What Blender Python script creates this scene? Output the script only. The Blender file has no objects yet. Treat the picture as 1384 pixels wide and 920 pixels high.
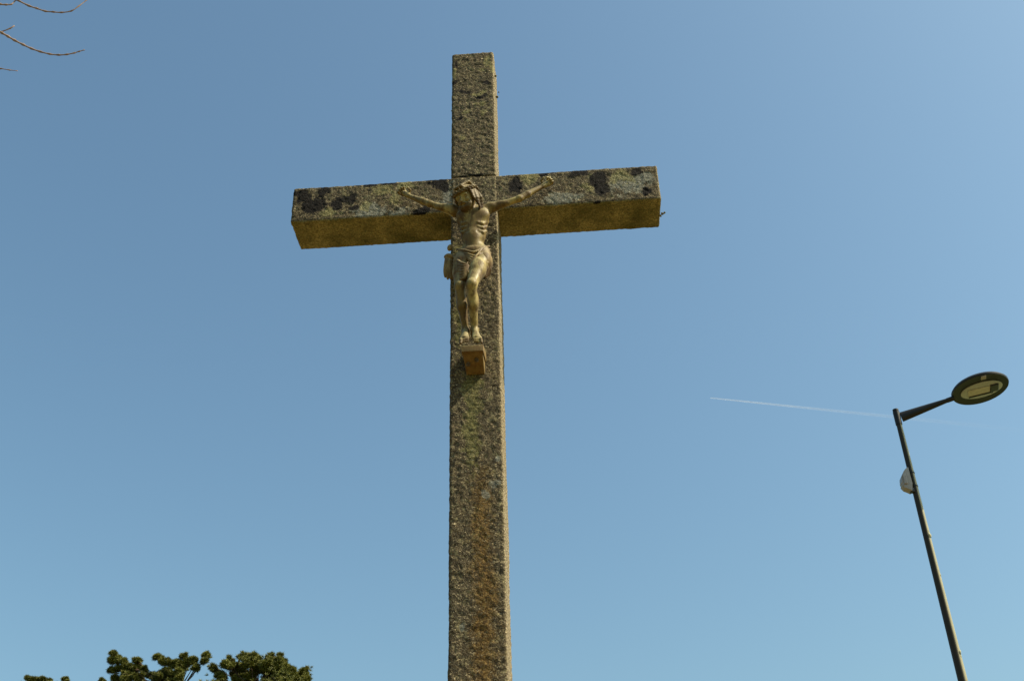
import bpy, bmesh, math, random
import numpy as np
from mathutils import Vector, Matrix, noise

scene = bpy.context.scene
COL = scene.collection
R = math.radians
random.seed(7)
RNG = np.random.default_rng(7)

# ------------------------------------------------------------------ camera
CAM = np.array([0.49708, -5.61612, 1.6]); YAW, PITCH, ROLL = 0.0511400, 0.5887269, -0.0303693
FPX = 1510.58
def cam_axes():
    cy, sy, cp, sp = math.cos(YAW), math.sin(YAW), math.cos(PITCH), math.sin(PITCH)
    f = np.array([-sy*cp, cy*cp, sp]); r = np.array([cy, sy, 0.]); u = np.cross(r, f)
    cr, sr = math.cos(ROLL), math.sin(ROLL)
    return cr*r+sr*u, -sr*r+cr*u, f
CR, CU, CF = cam_axes()
cam = bpy.data.cameras.new('camera'); cam_o = bpy.data.objects.new('camera', cam); COL.objects.link(cam_o)
cam.sensor_width = 36; cam.lens = FPX/1384*36; cam.clip_start = 0.05; cam.clip_end = 120000
cam_o.matrix_world = Matrix(((CR[0], CU[0], -CF[0], CAM[0]), (CR[1], CU[1], -CF[1], CAM[1]), (CR[2], CU[2], -CF[2], CAM[2]), (0, 0, 0, 1)))
scene.camera = cam_o

# ------------------------------------------------------------------ sky, sun, exposure
SUN = Vector((.89, -.16, 1.0)).normalized()
w = bpy.data.worlds.new('World'); scene.world = w; w.use_nodes = True
wt = w.node_tree; sky = wt.nodes.new('ShaderNodeTexSky'); sky.sky_type = 'NISHITA'; sky.sun_disc = False
sky.sun_elevation = math.asin(SUN.z); sky.sun_rotation = math.atan2(SUN.x, SUN.y)
sky.air_density = 1.25; sky.dust_density = 3.4; sky.ozone_density = 0.5; sky.altitude = 100
tint = wt.nodes.new('ShaderNodeMix'); tint.data_type = 'RGBA'; tint.blend_type = 'MULTIPLY'; tint.inputs['Factor'].default_value = 1
wt.links.new(sky.outputs[0], tint.inputs[6]); tint.inputs[7].default_value = (.945, 1.21, 1.205, 1)      # white balance of the daylight
wt.links.new(tint.outputs[2], wt.nodes['Background'].inputs[0]); wt.nodes['Background'].inputs[1].default_value = 0.08
sl = bpy.data.lights.new('sun', 'SUN'); sl.energy = 4.6; sl.angle = R(.53); sl.color = (1, .88, .66)
so = bpy.data.objects.new('sun', sl); COL.objects.link(so); so.location = SUN*40
so.rotation_euler = SUN.to_track_quat('Z', 'Y').to_euler()
scene.view_settings.view_transform = 'Standard'; scene.view_settings.look = 'None'
scene.view_settings.exposure = 0.70; scene.view_settings.gamma = 1; scene.view_settings.use_curve_mapping = False
scene.render.film_transparent = False
scene.cycles.max_bounces = 6

# ------------------------------------------------------------------ helpers
def at(px, py, Y):
    """the point on the ray through photo pixel (px, py) that lies at depth Y"""
    d = (px-692)/FPX*CR-(py-460)/FPX*CU+CF
    return CAM+d*(Y-CAM[1])/d[1]
def F(px, py, d):                       # d metres in front of the stone face
    return at(px, py, -.15-d)
def proj(P):
    v = np.asarray(P, float)-CAM; z = v@CF
    return 692+FPX*(v@CR)/z, 460-FPX*(v@CU)/z
def ramp01(x, a, b): return np.clip((x-a)/(b-a), 0, 1)

def link(name, me, mat, parent=None):
    o = bpy.data.objects.new(name, me); COL.objects.link(o)
    if mat: me.materials.append(mat)
    if parent is not None: o.parent = parent
    return o
def base_of(parent):
    v = Vector((0, 0, 0)); p = parent
    while p is not None: v += p.location; p = p.parent
    return v
def mesh(name, verts, faces, mat, parent=None, smooth=True, attrs=None, fix=False):
    """verts in world metres; the object sits in its parent's frame"""
    b = np.array(base_of(parent)); V = np.asarray(verts, dtype=float)-b
    me = bpy.data.meshes.new(name)
    if isinstance(faces, np.ndarray):
        n, k = faces.shape
        me.vertices.add(len(V)); me.vertices.foreach_set('co', V.astype(np.float32).ravel())
        me.loops.add(n*k); me.loops.foreach_set('vertex_index', faces.astype(np.int32).ravel())
        me.polygons.add(n); me.polygons.foreach_set('loop_start', np.arange(0, n*k, k, dtype=np.int32))
        me.update(calc_edges=True)
    else:
        me.from_pydata([tuple(v) for v in V], [], faces); me.update()
    if fix:
        bm = bmesh.new(); bm.from_mesh(me); bmesh.ops.recalc_face_normals(bm, faces=bm.faces); bm.to_mesh(me); bm.free()
    me.polygons.foreach_set('use_smooth', [smooth]*len(me.polygons))
    if attrs:
        for k, v in attrs.items():
            a = me.attributes.new(k, 'FLOAT', 'POINT'); a.data.foreach_set('value', np.asarray(v, dtype=np.float32))
    me.validate(); me.update()
    return link(name, me, mat, parent)
def thing(name, label, cat, loc=(0, 0, 0), group=None, kind=None):
    o = bpy.data.objects.new(name, None); COL.objects.link(o); o.location = loc
    o.empty_display_size = .3
    return tag(o, label, cat, group, kind)
def tag(o, label=None, cat=None, group=None, kind=None):
    if label: o['label'] = label
    if cat: o['category'] = cat
    if group: o['group'] = group
    if kind: o['kind'] = kind
    return o

class MB:                                # collects simple shapes into one mesh
    def __init__(s): s.v = []; s.f = []
    def add(s, V, Fc):
        n = len(s.v); s.v += [tuple(map(float, p)) for p in V]; s.f += [tuple(i+n for i in f) for f in Fc]
    def tube(s, pts, rad, n=8, cap=True):
        pts = [Vector(p) for p in pts]; rad = rad if hasattr(rad, '__len__') else [rad]*len(pts)
        V = []; Fc = []; prev = None
        for i, p in enumerate(pts):
            t = (pts[min(i+1, len(pts)-1)]-pts[max(i-1, 0)]).normalized()
            if prev is None:
                a = Vector((0, 0, 1)) if abs(t.z) < .9 else Vector((1, 0, 0)); x = t.cross(a).normalized()
            else: x = (prev-t*prev.dot(t)).normalized()
            prev = x; y = t.cross(x)
            for k in range(n):
                th = 2*math.pi*k/n; V.append(p+(x*math.cos(th)+y*math.sin(th))*rad[i])
        for i in range(len(pts)-1):
            for k in range(n): Fc.append((i*n+k, i*n+(k+1) % n, (i+1)*n+(k+1) % n, (i+1)*n+k))
        if cap: Fc += [tuple(range(n))[::-1], tuple((len(pts)-1)*n+k for k in range(n))]
        s.add(V, Fc)
    def box(s, c, ax, ay, az):           # centre and three half-axis vectors
        c, ax, ay, az = map(np.array, (c, ax, ay, az))
        V = [c+i*ax+j*ay+k*az for i in (-1, 1) for j in (-1, 1) for k in (-1, 1)]
        s.add(V, [(0, 1, 3, 2), (4, 6, 7, 5), (0, 4, 5, 1), (2, 3, 7, 6), (0, 2, 6, 4), (1, 5, 7, 3)])
    def lathe(s, c, a1, a2, n, prof, seg=64):   # profile of (radius along a1/a2 scale, offset along n)
        c, a1, a2, n = map(np.array, (c, a1, a2, n)); V = []; Fc = []
        for (r, h) in prof:
            for k in range(seg):
                th = 2*math.pi*k/seg; V.append(c+r*(a1*math.cos(th)+a2*math.sin(th))+n*h)
        for i in range(len(prof)-1):
            for k in range(seg): Fc.append((i*seg+k, i*seg+(k+1) % seg, (i+1)*seg+(k+1) % seg, (i+1)*seg+k))
        Fc += [tuple(range(seg))[::-1], tuple((len(prof)-1)*seg+k for k in range(seg))]
        s.add(V, Fc)
    def ball(s, c, r, n=8, sq=(1, 1, 1), jit=0):
        V = []; Fc = []
        for i in range(1, n):
            for k in range(2*n):
                a = math.pi*i/n; b = math.pi*k/n; j = 1+random.uniform(-jit, jit)
                V.append((c[0]+r*sq[0]*math.sin(a)*math.cos(b)*j, c[1]+r*sq[1]*math.sin(a)*math.sin(b)*j, c[2]+r*sq[2]*math.cos(a)*j))
        m = len(V); V += [(c[0], c[1], c[2]+r*sq[2]), (c[0], c[1], c[2]-r*sq[2])]
        for i in range(n-2):
            for k in range(2*n): Fc.append((i*2*n+k, (i+1)*2*n+k, (i+1)*2*n+(k+1) % (2*n), i*2*n+(k+1) % (2*n)))
        for k in range(2*n): Fc += [(m, k, (k+1) % (2*n)), (m+1, (n-2)*2*n+(k+1) % (2*n), (n-2)*2*n+k)]
        s.add(V, Fc)
    def build(s, name, mat, parent=None, smooth=False, bevel=0, auto=None, fix=True):
        o = mesh(name, s.v, s.f, mat, parent, smooth, fix=fix)
        if bevel:
            bm = bmesh.new(); bm.from_mesh(o.data)
            es = [e for e in bm.edges if len(e.link_faces) == 2 and e.calc_face_angle(0) > R(30)]
            bmesh.ops.bevel(bm, geom=es, offset=bevel, segments=3, profile=.6, affect='EDGES', clamp_overlap=True)
            bm.to_mesh(o.data); bm.free(); o.data.polygons.foreach_set('use_smooth', [True]*len(o.data.polygons))
        if auto: o.data.set_sharp_from_angle(angle=R(auto))
        return o

# ---- node helper
class N:
    def __init__(s, name):
        s.m = bpy.data.materials.new(name); s.m.use_nodes = True; s.t = s.m.node_tree
        s.p = s.t.nodes['Principled BSDF']; s.tc = s.t.nodes.new('ShaderNodeTexCoord').outputs['Object']
    def n(s, typ, **kw):
        nd = s.t.nodes.new(typ)
        for k, v in kw.items():
            if k.startswith('i_'):
                key = k[2:].replace('_', ' ')
                s.put(nd.inputs[key], v)
            else: setattr(nd, k, v)
        return nd
    def put(s, inp, v):
        if isinstance(v, bpy.types.NodeSocket): s.t.links.new(v, inp)
        elif isinstance(v, (tuple, list)) and inp.type == 'RGBA' and len(v) == 3: inp.default_value = (*v, 1)
        else: inp.default_value = v
    def noise(s, scale, detail=4, rough=.55, vec=None, dist=0):
        return s.n('ShaderNodeTexNoise', i_Vector=vec or s.tc, i_Scale=scale, i_Detail=detail, i_Roughness=rough, i_Distortion=dist).outputs['Fac']
    def vor(s, scale, vec=None, feature='F1'):
        return s.n('ShaderNodeTexVoronoi', feature=feature, i_Vector=vec or s.tc, i_Scale=scale).outputs['Distance']
    def map(s, v, a, b, c=0., d=1.):
        return s.n('ShaderNodeMapRange', i_Value=v, i_From_Min=a, i_From_Max=b, i_To_Min=c, i_To_Max=d).outputs[0]
    def mix(s, f, a, b):
        nd = s.n('ShaderNodeMix', data_type='RGBA'); s.put(nd.inputs['Factor'], f); s.put(nd.inputs[6], a); s.put(nd.inputs[7], b); return nd.outputs[2]
    def math(s, op, a, b=0.):
        nd = s.n('ShaderNodeMath', operation=op); s.put(nd.inputs[0], a); s.put(nd.inputs[1], b); return nd.outputs[0]
    def attr(s, name): return s.n('ShaderNodeAttribute', attribute_name=name).outputs['Fac']
    def bump(s, h, strength=1., dist=.01, prev=None):
        nd = s.n('ShaderNodeBump', i_Strength=strength, i_Distance=dist, i_Height=h)
        if prev is not None: s.put(nd.inputs['Normal'], prev)
        return nd.outputs[0]
    def out(s, col=None, rough=.8, normal=None, metal=0., spec=.5):
        if col is not None: s.put(s.p.inputs['Base Color'], col)
        s.put(s.p.inputs['Roughness'], rough); s.put(s.p.inputs['Metallic'], metal); s.put(s.p.inputs['Specular IOR Level'], spec)
        if normal is not None: s.put(s.p.inputs['Normal'], normal)
        return s.m

# ------------------------------------------------------------------ materials
def m_stone():
    g = N('weathered_granite')
    big = g.noise(2.2, 4); mid = g.noise(14, 5, .65); fine = g.noise(95, 5, .7); gr = g.vor(70)
    col = g.mix(g.map(mid, .35, .68), (.044, .032, .016), (.150, .112, .062))
    col = g.mix(g.map(big, .42, .62, 0, .4), col, (.075, .064, .045))
    col = g.mix(g.map(fine, .54, .68), col, (.42, .34, .19))
    col = g.mix(g.map(fine, .46, .34, 0, .75), col, (.045, .036, .022))
    sk = g.noise(30, 3, .6)
    col = g.mix(g.map(sk, .56, .68, 0, .4), col, (.30, .26, .18))
    mp = g.n('ShaderNodeMapping', i_Vector=g.tc); mp.inputs['Scale'].default_value = (1, 1, 1.5)
    chip = g.noise(74, 3, .55, vec=mp.outputs[0], dist=.6); chm = g.map(chip, .585, .64)
    col = g.mix(g.math('MULTIPLY', chm, .85), col, (.62, .50, .29))
    ed = g.noise(30, 6, .75)
    cl = g.math('MULTIPLY', g.attr('right_pale'), g.map(g.noise(40, 5, .7), .35, .6, .55, 1.)); col = g.mix(cl, col, g.mix(g.map(fine, .4, .6), (.20, .155, .09), (.50, .41, .26)))
    def patch(name, c1, c2, col, amt=1., lo=.42, hi=.60, ea=.55):
        a = g.attr(name); f = g.math('ADD', a, g.map(ed, .3, .7, -ea, ea)); f = g.map(f, lo, hi, 0, amt)
        return g.mix(f, col, g.mix(g.map(fine, .4, .6), c1, c2))
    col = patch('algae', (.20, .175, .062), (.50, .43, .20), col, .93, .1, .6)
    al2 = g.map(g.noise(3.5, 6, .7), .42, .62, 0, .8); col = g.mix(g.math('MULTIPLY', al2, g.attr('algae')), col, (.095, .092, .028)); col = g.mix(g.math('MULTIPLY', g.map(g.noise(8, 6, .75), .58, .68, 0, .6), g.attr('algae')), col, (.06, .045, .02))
    col = patch('rust', (.075, .036, .005), (.29, .155, .022), col, .62, .2, .9)
    col = patch('green', (.10, .10, .025), (.27, .26, .06), col, .45, .30, .7)
    col = patch('pale', (.22, .22, .18), (.40, .40, .33), col, .6, .35, .6)
    col = patch('yellow', (.16, .135, .045), (.43, .38, .17), col, .72)
    col = patch('dark', (.003, .0024, .0022), (.012, .008, .006), col, .98, .42, .57, .45)
    h = g.math('ADD', g.math('ADD', g.noise(62, 4, .6), g.math('MULTIPLY', chm, .25)), g.math('MULTIPLY', g.noise(200, 2, .6), .3))
    n = g.bump(h, 1., .028)
    return g.out(col, .92, n, spec=.2)
def m_paint(name, c1, c2, rustc, rust=.5, rough=.42, top_light=(.50, .45, .25)):
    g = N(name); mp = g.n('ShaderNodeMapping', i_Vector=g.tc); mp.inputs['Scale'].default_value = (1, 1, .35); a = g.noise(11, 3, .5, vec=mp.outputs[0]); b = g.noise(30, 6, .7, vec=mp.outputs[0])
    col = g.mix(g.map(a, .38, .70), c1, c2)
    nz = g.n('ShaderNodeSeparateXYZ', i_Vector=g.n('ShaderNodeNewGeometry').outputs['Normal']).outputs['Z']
    col = g.mix(g.math('MULTIPLY', g.map(nz, .05, .8, 0, .7), g.map(b, .3, .55, .6, 1)), col, top_light)  # upward faces painted paler, light from above put into the colour
    col = g.mix(g.map(b, .46, .62, 0, rust), col, rustc)
    col = g.mix(g.map(g.noise(120, 3, .6), .60, .72, 0, .35), col, (.08, .05, .025))
    return g.out(col, g.map(b, .3, .7, rough-.05, rough+.2), g.bump(g.noise(90, 3), .35, .003), spec=.22)
def m_plain(name, c, rough=.5, metal=0., var=.25, scale=12, spec=.5, bump=.1):
    g = N(name); k = g.map(g.noise(scale, 5, .6), .3, .7, 1-var, 1+var)
    nd = g.n('ShaderNodeMix', data_type='RGBA', blend_type='MULTIPLY'); g.put(nd.inputs['Factor'], 1.); g.put(nd.inputs[6], c); g.put(nd.inputs[7], k)
    return g.out(nd.outputs[2], rough, g.bump(g.noise(scale*8, 3), bump, .004), metal, spec)
def m_pole():
    g = N('pole_paint'); b = g.attr('sun_strip'); f = g.math('MULTIPLY', b, g.map(g.noise(9, 5, .6), .3, .6, .85, 1.))
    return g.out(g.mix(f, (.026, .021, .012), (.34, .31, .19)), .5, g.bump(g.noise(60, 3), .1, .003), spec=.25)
def m_leaf(name, dark, light, scale):
    g = N(name); rnd = g.n('ShaderNodeNewGeometry').outputs['Random Per Island']
    col = g.mix(g.map(g.noise(scale, 3), .35, .65), dark, light); col = g.mix(g.map(rnd, 0, 1, 0, .6), col, (light[0]*1.35, light[1]*1.1, light[2]*.7))
    return g.out(col, .55, spec=.3)
def m_ground():
    g = N('gravel_and_grass')
    pos = g.n('ShaderNodeVectorMath', operation='LENGTH', i_Vector=g.tc).outputs['Value']
    gravel = g.mix(g.map(g.noise(25, 6, .7), .35, .65), (.16, .100, .036), (.24, .155, .070))
    gravel = g.mix(g.map(g.noise(.7, 5), .4, .7, 0, .5), gravel, (.20, .11, .035))
    grass = g.mix(g.map(g.noise(9, 6, .7), .35, .65), (.055, .075, .02), (.13, .15, .05))
    f = g.math('ADD', g.map(pos, 9, 12), g.map(g.noise(.5, 6, .6), .35, .65, -.5, .5)); f = g.map(f, .3, .7)
    return g.out(g.mix(f, gravel, grass), .95, g.bump(g.noise(40, 5, .7), .6, .03), spec=.2)
STONE = m_stone()
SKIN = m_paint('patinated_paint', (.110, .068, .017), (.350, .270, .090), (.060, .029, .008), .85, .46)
CLOTH = m_paint('brown_patina', (.100, .058, .016), (.30, .21, .078), (.07, .034, .010), .8, .5, (.42, .36, .22))
HAIR = m_paint('umber_patina', (.050, .030, .009), (.17, .12, .045), (.055, .028, .009), .75, .5, (.40, .34, .20))
RUST = m_paint('ochre_paint', (.17, .115, .040), (.27, .195, .080), (.10, .045, .015), .6, .5)
BOLT = m_plain('oxidised_bolt', (.13, .10, .065), .6, .3)
DARKMETAL = m_plain('dark_lamp_paint', (.014, .012, .009), .42, .0, .3, 6, .3)
GREYPL = m_plain('grey_plastic', (.30, .27, .25), .5, 0, .12, 10)
LENS = m_plain('frosted_glass', (.36, .38, .37), .25, 0, .08, 8)
LED = m_plain('led_board', (.44, .42, .34), .4, 0, .12, 20)
BLACKP = m_plain('black_plastic', (.018, .018, .02), .4, 0, .2)
PALE = m_plain('pale_lichen', (.42, .40, .24), .9, 0, .3, 60, .2, .6)
LICH = m_plain('lichen_growth', (.13, .12, .06), .95, 0, .4, 80, .2, .6)
BARK = m_plain('pine_bark', (.085, .055, .038), .9, 0, .4, 5, .2, 1.)
TWIG = m_plain('twig_bark', (.26, .17, .12), .65, 0, .3, 25, .4, .3)
NEEDLE = m_leaf('pine_needles', (.045, .058, .013), (.145, .155, .030), 1.6)

# ------------------------------------------------------------------ ground
mb = MB(); S = 4000; n = 40; V = []; Fc = []
ts = np.sign(np.linspace(-1, 1, n+1))*np.abs(np.linspace(-1, 1, n+1))**2.2*S
for y in ts:
    for x in ts:
        V.append((x, y, 0.0 if math.hypot(x, y) < 60 else .8*noise.noise(Vector((x*.01, y*.01, 0)))*min(1, (math.hypot(x, y)-60)/200)-.2*min(1, (math.hypot(x, y)-60)/200)))
for j in range(n):
    for i in range(n): Fc.append((j*(n+1)+i, j*(n+1)+i+1, (j+1)*(n+1)+i+1, (j+1)*(n+1)+i))
g_o = mesh('ground', V, Fc, m_ground()); g_o['kind'] = 'structure'

# ------------------------------------------------------------------ stone blocks with worn, rounded edges
ZB, ZH, ZT = 6.2698, .2872, 7.739
XL, XR, W2, YF, DEP = -1.1897, 1.1946, .15, -.15, .2915
PATCH = {'dark': [], 'yellow': [], 'rust': [], 'green': [], 'pale': []}
def blob(kind, px, py, rx, ry):
    c = F(px, py, 0); sx = 5.05e-3; sy = 6.9e-3
    PATCH[kind].append((c[0], c[2], rx*sx, ry*sy))
for a in [(425, 277, 17, 10), (410, 266, 8, 7), (436, 260, 9, 5), (455, 275, 8, 8), (470, 268, 11, 6), (480, 280, 8, 5), (594, 247, 13, 8), (600, 252, 9, 6), (697, 243, 5, 6), (698, 253, 9, 9),
          (570, 284, 9, 6), (808, 241, 14, 8), (815, 255, 9, 7), (745, 231, 16, 3), (780, 233, 12, 4), (860, 232, 8, 5), (530, 246, 14, 3), (500, 250, 8, 3), (615, 112, 4, 4), (655, 112, 4, 3),  # first blob here, below the left arm, is shading painted on the stone
          (630, 124, 9, 3), (650, 130, 7, 2.5), (622, 160, 5, 3), (616, 86, 3, 5), (640, 236, 18, 1.2), (806, 277, 6, 9), (700, 288, 12, 5), (560, 295, 14, 4), (400, 262, 5, 4), (875, 258, 7, 5),
          (806, 278, 5, 7)]: blob('dark', *a)
for a in [(445, 288, 12, 6), (468, 266, 8, 5), (519, 256, 13, 8), (533, 268, 8, 6), (494, 280, 6, 5), (716, 240, 11, 8), (794, 253, 9, 7), (842, 240, 14, 8), (797, 238, 6, 4), (650, 140, 8, 4),
          (613, 100, 3, 9), (658, 83, 6, 8), (648, 94, 5, 3), (645, 126, 8, 3), (655, 153, 5, 4), (630, 150, 6, 3), (664, 90, 3, 8), (548, 250, 10, 5), (627, 185, 5, 3), (596, 290, 5, 3)]: blob('yellow', *a)
for a in [(650, 690, 10, 35), (652, 740, 11, 40), (655, 800, 11, 45), (656, 870, 11, 55), (655, 930, 12, 40)]: blob('rust', *a)
for a in [(640, 530, 10, 25), (638, 570, 9, 40), (618, 420, 5, 40), (618, 360, 6, 30)]: blob('green', *a)
for a in [(671, 652, 5, 4), (656, 665, 4, 2.5), (625, 844, 2.5, 2.5), (500, 285, 20, 8), (540, 290, 14, 8), (850, 250, 25, 10), (760, 268, 20, 6), (870, 240, 12, 8), (606, 262, 9, 12), (673, 620, 4, 3)]: blob('pale', *a)

def stone_block(name, lo, hi, parent, step=.008, rad=.016, amp=.0035, bottomalgae=False):
    lo = np.array(lo, float); hi = np.array(hi, float); L = hi-lo; nn = np.maximum(2, np.round(L/step).astype(int))
    P = []; Q = []; off = 0
    for ax in range(3):
        u, v = (ax+1) % 3, (ax+2) % 3
        gu = np.linspace(lo[u], hi[u], nn[u]+1); gv = np.linspace(lo[v], hi[v], nn[v]+1)
        GU, GV = np.meshgrid(gu, gv, indexing='ij')
        for side in (0, 1):
            p = np.zeros(GU.shape+(3,)); p[..., u] = GU; p[..., v] = GV; p[..., ax] = (lo, hi)[side][ax]
            a, b = GU.shape; idx = np.arange(a*b).reshape(a, b)+off
            q = np.stack([idx[:-1, :-1], idx[1:, :-1], idx[1:, 1:], idx[:-1, 1:]], -1).reshape(-1, 4)
            if side == 0: q = q[:, ::-1]
            P.append(p.reshape(-1, 3)); Q.append(q); off += a*b
    P = np.concatenate(P); Q = np.concatenate(Q)
    key = np.round(P*1e5).astype(np.int64)
    _, first, inv = np.unique(key, axis=0, return_index=True, return_inverse=True); inv = inv.ravel()
    P = P[first]; Q = inv[Q]
    core = np.clip(P, lo+rad, hi-rad); d = P-core; ln = np.linalg.norm(d, axis=1, keepdims=True); d /= np.maximum(ln, 1e-9)
    ps = core+d*rad
    disp = np.empty(len(ps))
    for i, q in enumerate(ps):
        v = Vector(q); disp[i] = amp*(1.0*noise.noise(v*34)+.9*noise.noise(v*64+Vector((7, 3, 1))))+.0035*noise.noise(v*3.1)
    out = ps+d*disp[:, None]
    front = (d[:, 1] < -.3).astype(float)
    at_ = {}
    for k, lst in PATCH.items():
        m = np.zeros(len(ps))
        wx = np.array([noise.noise(Vector(q)*16) for q in ps])*.030; wz = np.array([noise.noise(Vector(q)*16+Vector((9, 9, 9))) for q in ps])*.030
        for (cx, cz, rx, rz) in lst:
            q = np.sqrt(((ps[:, 0]+wx-cx)/rx)**2+((ps[:, 2]+wz-cz)/rz)**2); m = np.maximum(m, np.clip(1.25-.75*q, 0, 1))
        at_[k] = m*front
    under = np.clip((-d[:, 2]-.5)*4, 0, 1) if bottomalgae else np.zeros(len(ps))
    at_['algae'] = under; at_['right_pale'] = np.clip((d[:, 0]-.35)*4, 0, 1)*.9  # second mask: paler stone tone on right-facing faces
    if bottomalgae:      # stray marks on the other faces too
        at_['yellow'] = np.maximum(at_['yellow'], np.clip((d[:, 0]-.5)*2, 0, 1)*np.array([.5+.6*noise.noise(Vector(q)*11) for q in ps]))
    return mesh(name, out, Q, STONE, parent, True, attrs=at_)

cross = thing('stone_cross', 'tall granite wayside cross with lichen, bearing a small figure', 'cross', (0, 0, 0))
stone_block('shaft', (-W2, YF-.003, 1.05), (W2, YF+DEP+.002, ZB+ZH+.002), cross, .008, .014, .0026)
stone_block('cross_arm', (XL, YF, ZB), (-W2+.03, YF+DEP, ZB+ZH), cross, .008, .012, .0024, True)
stone_block('cross_arm', (W2-.03, YF, ZB), (XR, YF+DEP, ZB+ZH), cross, .008, .012, .0024, True)
stone_block('head_block', (-W2, YF+.002, ZB+ZH+.006), (W2-.002, YF+DEP-.002, ZT), cross, .008, .015, .0028)
for i, (hw, z0, z1) in enumerate(((.42, .72, 1.05), (.75, .36, .72), (1.1, 0, .36))):
    stone_block('plinth_step', (-hw, -hw, z0+(.002 if i < 2 else -.05)), (hw, hw, z1), cross, .04, .02, .004)
mb = MB()
for (px, py, dx, r) in [(895, 289, 0, .010), (898, 287.5, 0, .007), (893, 292, 0, .007)]:
    c = at(px, py, 0.02); mb.ball(c, r, 5, (1, 1, .8), .35)
mb.tube([at(892, 291, .02), at(899, 288, .02)], .003, 5)
tf = mb.build('lichen_tuft', LICH, cross, True)
for (px, py, Y, r) in [(672, 131, -.05, .010), (670, 103, -.1, .008), (612, 122, -.1, .007), (612, 88, -.12, .007), (611, 150, -.12, .006), (674, 125, -.05, .005), (612, 218, -.12, .007)]:
    mb = MB(); mb.ball(at(px, py, Y), r, 5, (1.1, 1, .9), .4); mb.build('lichen_tuft', LICH, cross, True)

# ------------------------------------------------------------------ smooth volumes turned into one continuous surface
class Vol:
    def __init__(s, lo, hi, h):
        s.lo = np.array(lo, float); s.h = h; s.n = np.ceil((np.array(hi)-s.lo)/h).astype(int)+1
        s.D = np.full(s.n, 1., np.float32)
    def win(s, lo, hi):
        a = np.clip(np.floor((np.array(lo)-s.lo)/s.h).astype(int), 0, s.n); b = np.clip(np.ceil((np.array(hi)-s.lo)/s.h).astype(int)+1, 0, s.n)
        g = [(s.lo[i]+s.h*np.arange(a[i], b[i])) for i in range(3)]
        return tuple(slice(a[i], b[i]) for i in range(3)), g[0][:, None, None], g[1][None, :, None], g[2][None, None, :]
    def put(s, f, lo, hi, k, cut=False):
        m = k+3*s.h; sl, X, Y, Z = s.win(np.array(lo)-m, np.array(hi)+m)
        d = f(X, Y, Z); D = s.D[sl]
        if cut:
            hh = np.clip(.5-.5*(D+d)/k, 0, 1); s.D[sl] = D*(1-hh)-d*hh+k*hh*(1-hh)
        else:
            hh = np.clip(.5+.5*(D-d)/k, 0, 1); s.D[sl] = D*(1-hh)+d*hh-k*hh*(1-hh)
    def cap(s, a, b, ra, rb=None, k=.01, cut=False):
        a = np.array(a, float); b = np.array(b, float); rb = ra if rb is None else rb; ba = b-a; L2 = max(ba@ba, 1e-12); r = max(ra, rb)
        def f(X, Y, Z):
            px, py, pz = X-a[0], Y-a[1], Z-a[2]; t = np.clip((px*ba[0]+py*ba[1]+pz*ba[2])/L2, 0, 1)
            return np.sqrt((px-t*ba[0])**2+(py-t*ba[1])**2+(pz-t*ba[2])**2)-(ra+(rb-ra)*t)
        s.put(f, np.minimum(a, b)-r, np.maximum(a, b)+r, k, cut)
    def poly(s, pts, rr, k=.006):
        for i in range(len(pts)-1): s.cap(pts[i], pts[i+1], rr[i] if hasattr(rr, '__len__') else rr, rr[i+1] if hasattr(rr, '__len__') else rr, k)
    def ell(s, c, r, Rm=None, k=.01, cut=False):
        c = np.array(c, float); r = np.array(r, float); M = np.eye(3) if Rm is None else np.array(Rm); R_ = max(r)
        def f(X, Y, Z):
            p = (X-c[0], Y-c[1], Z-c[2]); q = [M[i][0]*p[0]+M[i][1]*p[1]+M[i][2]*p[2] for i in range(3)]
            k0 = np.sqrt(sum((q[i]/r[i])**2 for i in range(3))); k1 = np.sqrt(sum((q[i]/r[i]**2)**2 for i in range(3)))
            return k0*(k0-1)/np.maximum(k1, 1e-6)
        s.put(f, c-R_, c+R_, k, cut)
    def surface(s):
        D = s.D; ins = D < 0; n = s.n
        c = np.zeros(n-1, np.uint8)
        for dx in (0, 1):
            for dy in (0, 1):
                for dz in (0, 1): c += ins[dx:n[0]-1+dx, dy:n[1]-1+dy, dz:n[2]-1+dz]
        act = (c > 0) & (c < 8); idx = np.full(n-1, -1, np.int64); cells = np.argwhere(act); idx[act] = np.arange(len(cells))
        acc = np.zeros((len(cells), 3)); cnt = np.zeros(len(cells))
        for ax in range(3):
            e = np.eye(3, dtype=int)[ax]
            for u in (0, 1):
                for v in (0, 1):
                    o = np.zeros(3, int); o[(ax+1) % 3] = u; o[(ax+2) % 3] = v
                    p0 = cells+o; p1 = p0+e; a = D[tuple(p0.T)]; b = D[tuple(p1.T)]; m = (a < 0) != (b < 0)
                    t = np.where(m, a/np.where(a == b, 1, a-b), 0)
                    P = o+e*t[:, None]; acc += P*m[:, None]; cnt += m
        V = s.lo+s.h*(cells+acc/cnt[:, None]); Q = []
        for ax in range(3):
            u, v = (ax+1) % 3, (ax+2) % 3; e = np.eye(3, dtype=int)
            lo = [slice(None)]*3; hi = [slice(None)]*3; lo[ax] = slice(0, n[ax]-1); hi[ax] = slice(1, n[ax])
            ch = ins[tuple(lo)] != ins[tuple(hi)]; pts = np.argwhere(ch)
            pts = pts[(pts[:, u] > 0) & (pts[:, v] > 0) & (pts[:, u] < n[u]-1) & (pts[:, v] < n[v]-1)]
            fl = ins[tuple(pts.T)]
            q = np.stack([idx[tuple((pts-e[u]-e[v]).T)], idx[tuple((pts-e[v]).T)], idx[tuple(pts.T)], idx[tuple((pts-e[u]).T)]], -1)
            q[~fl] = q[~fl][:, ::-1]; Q.append(q)
        return V, np.concatenate(Q)

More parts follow.
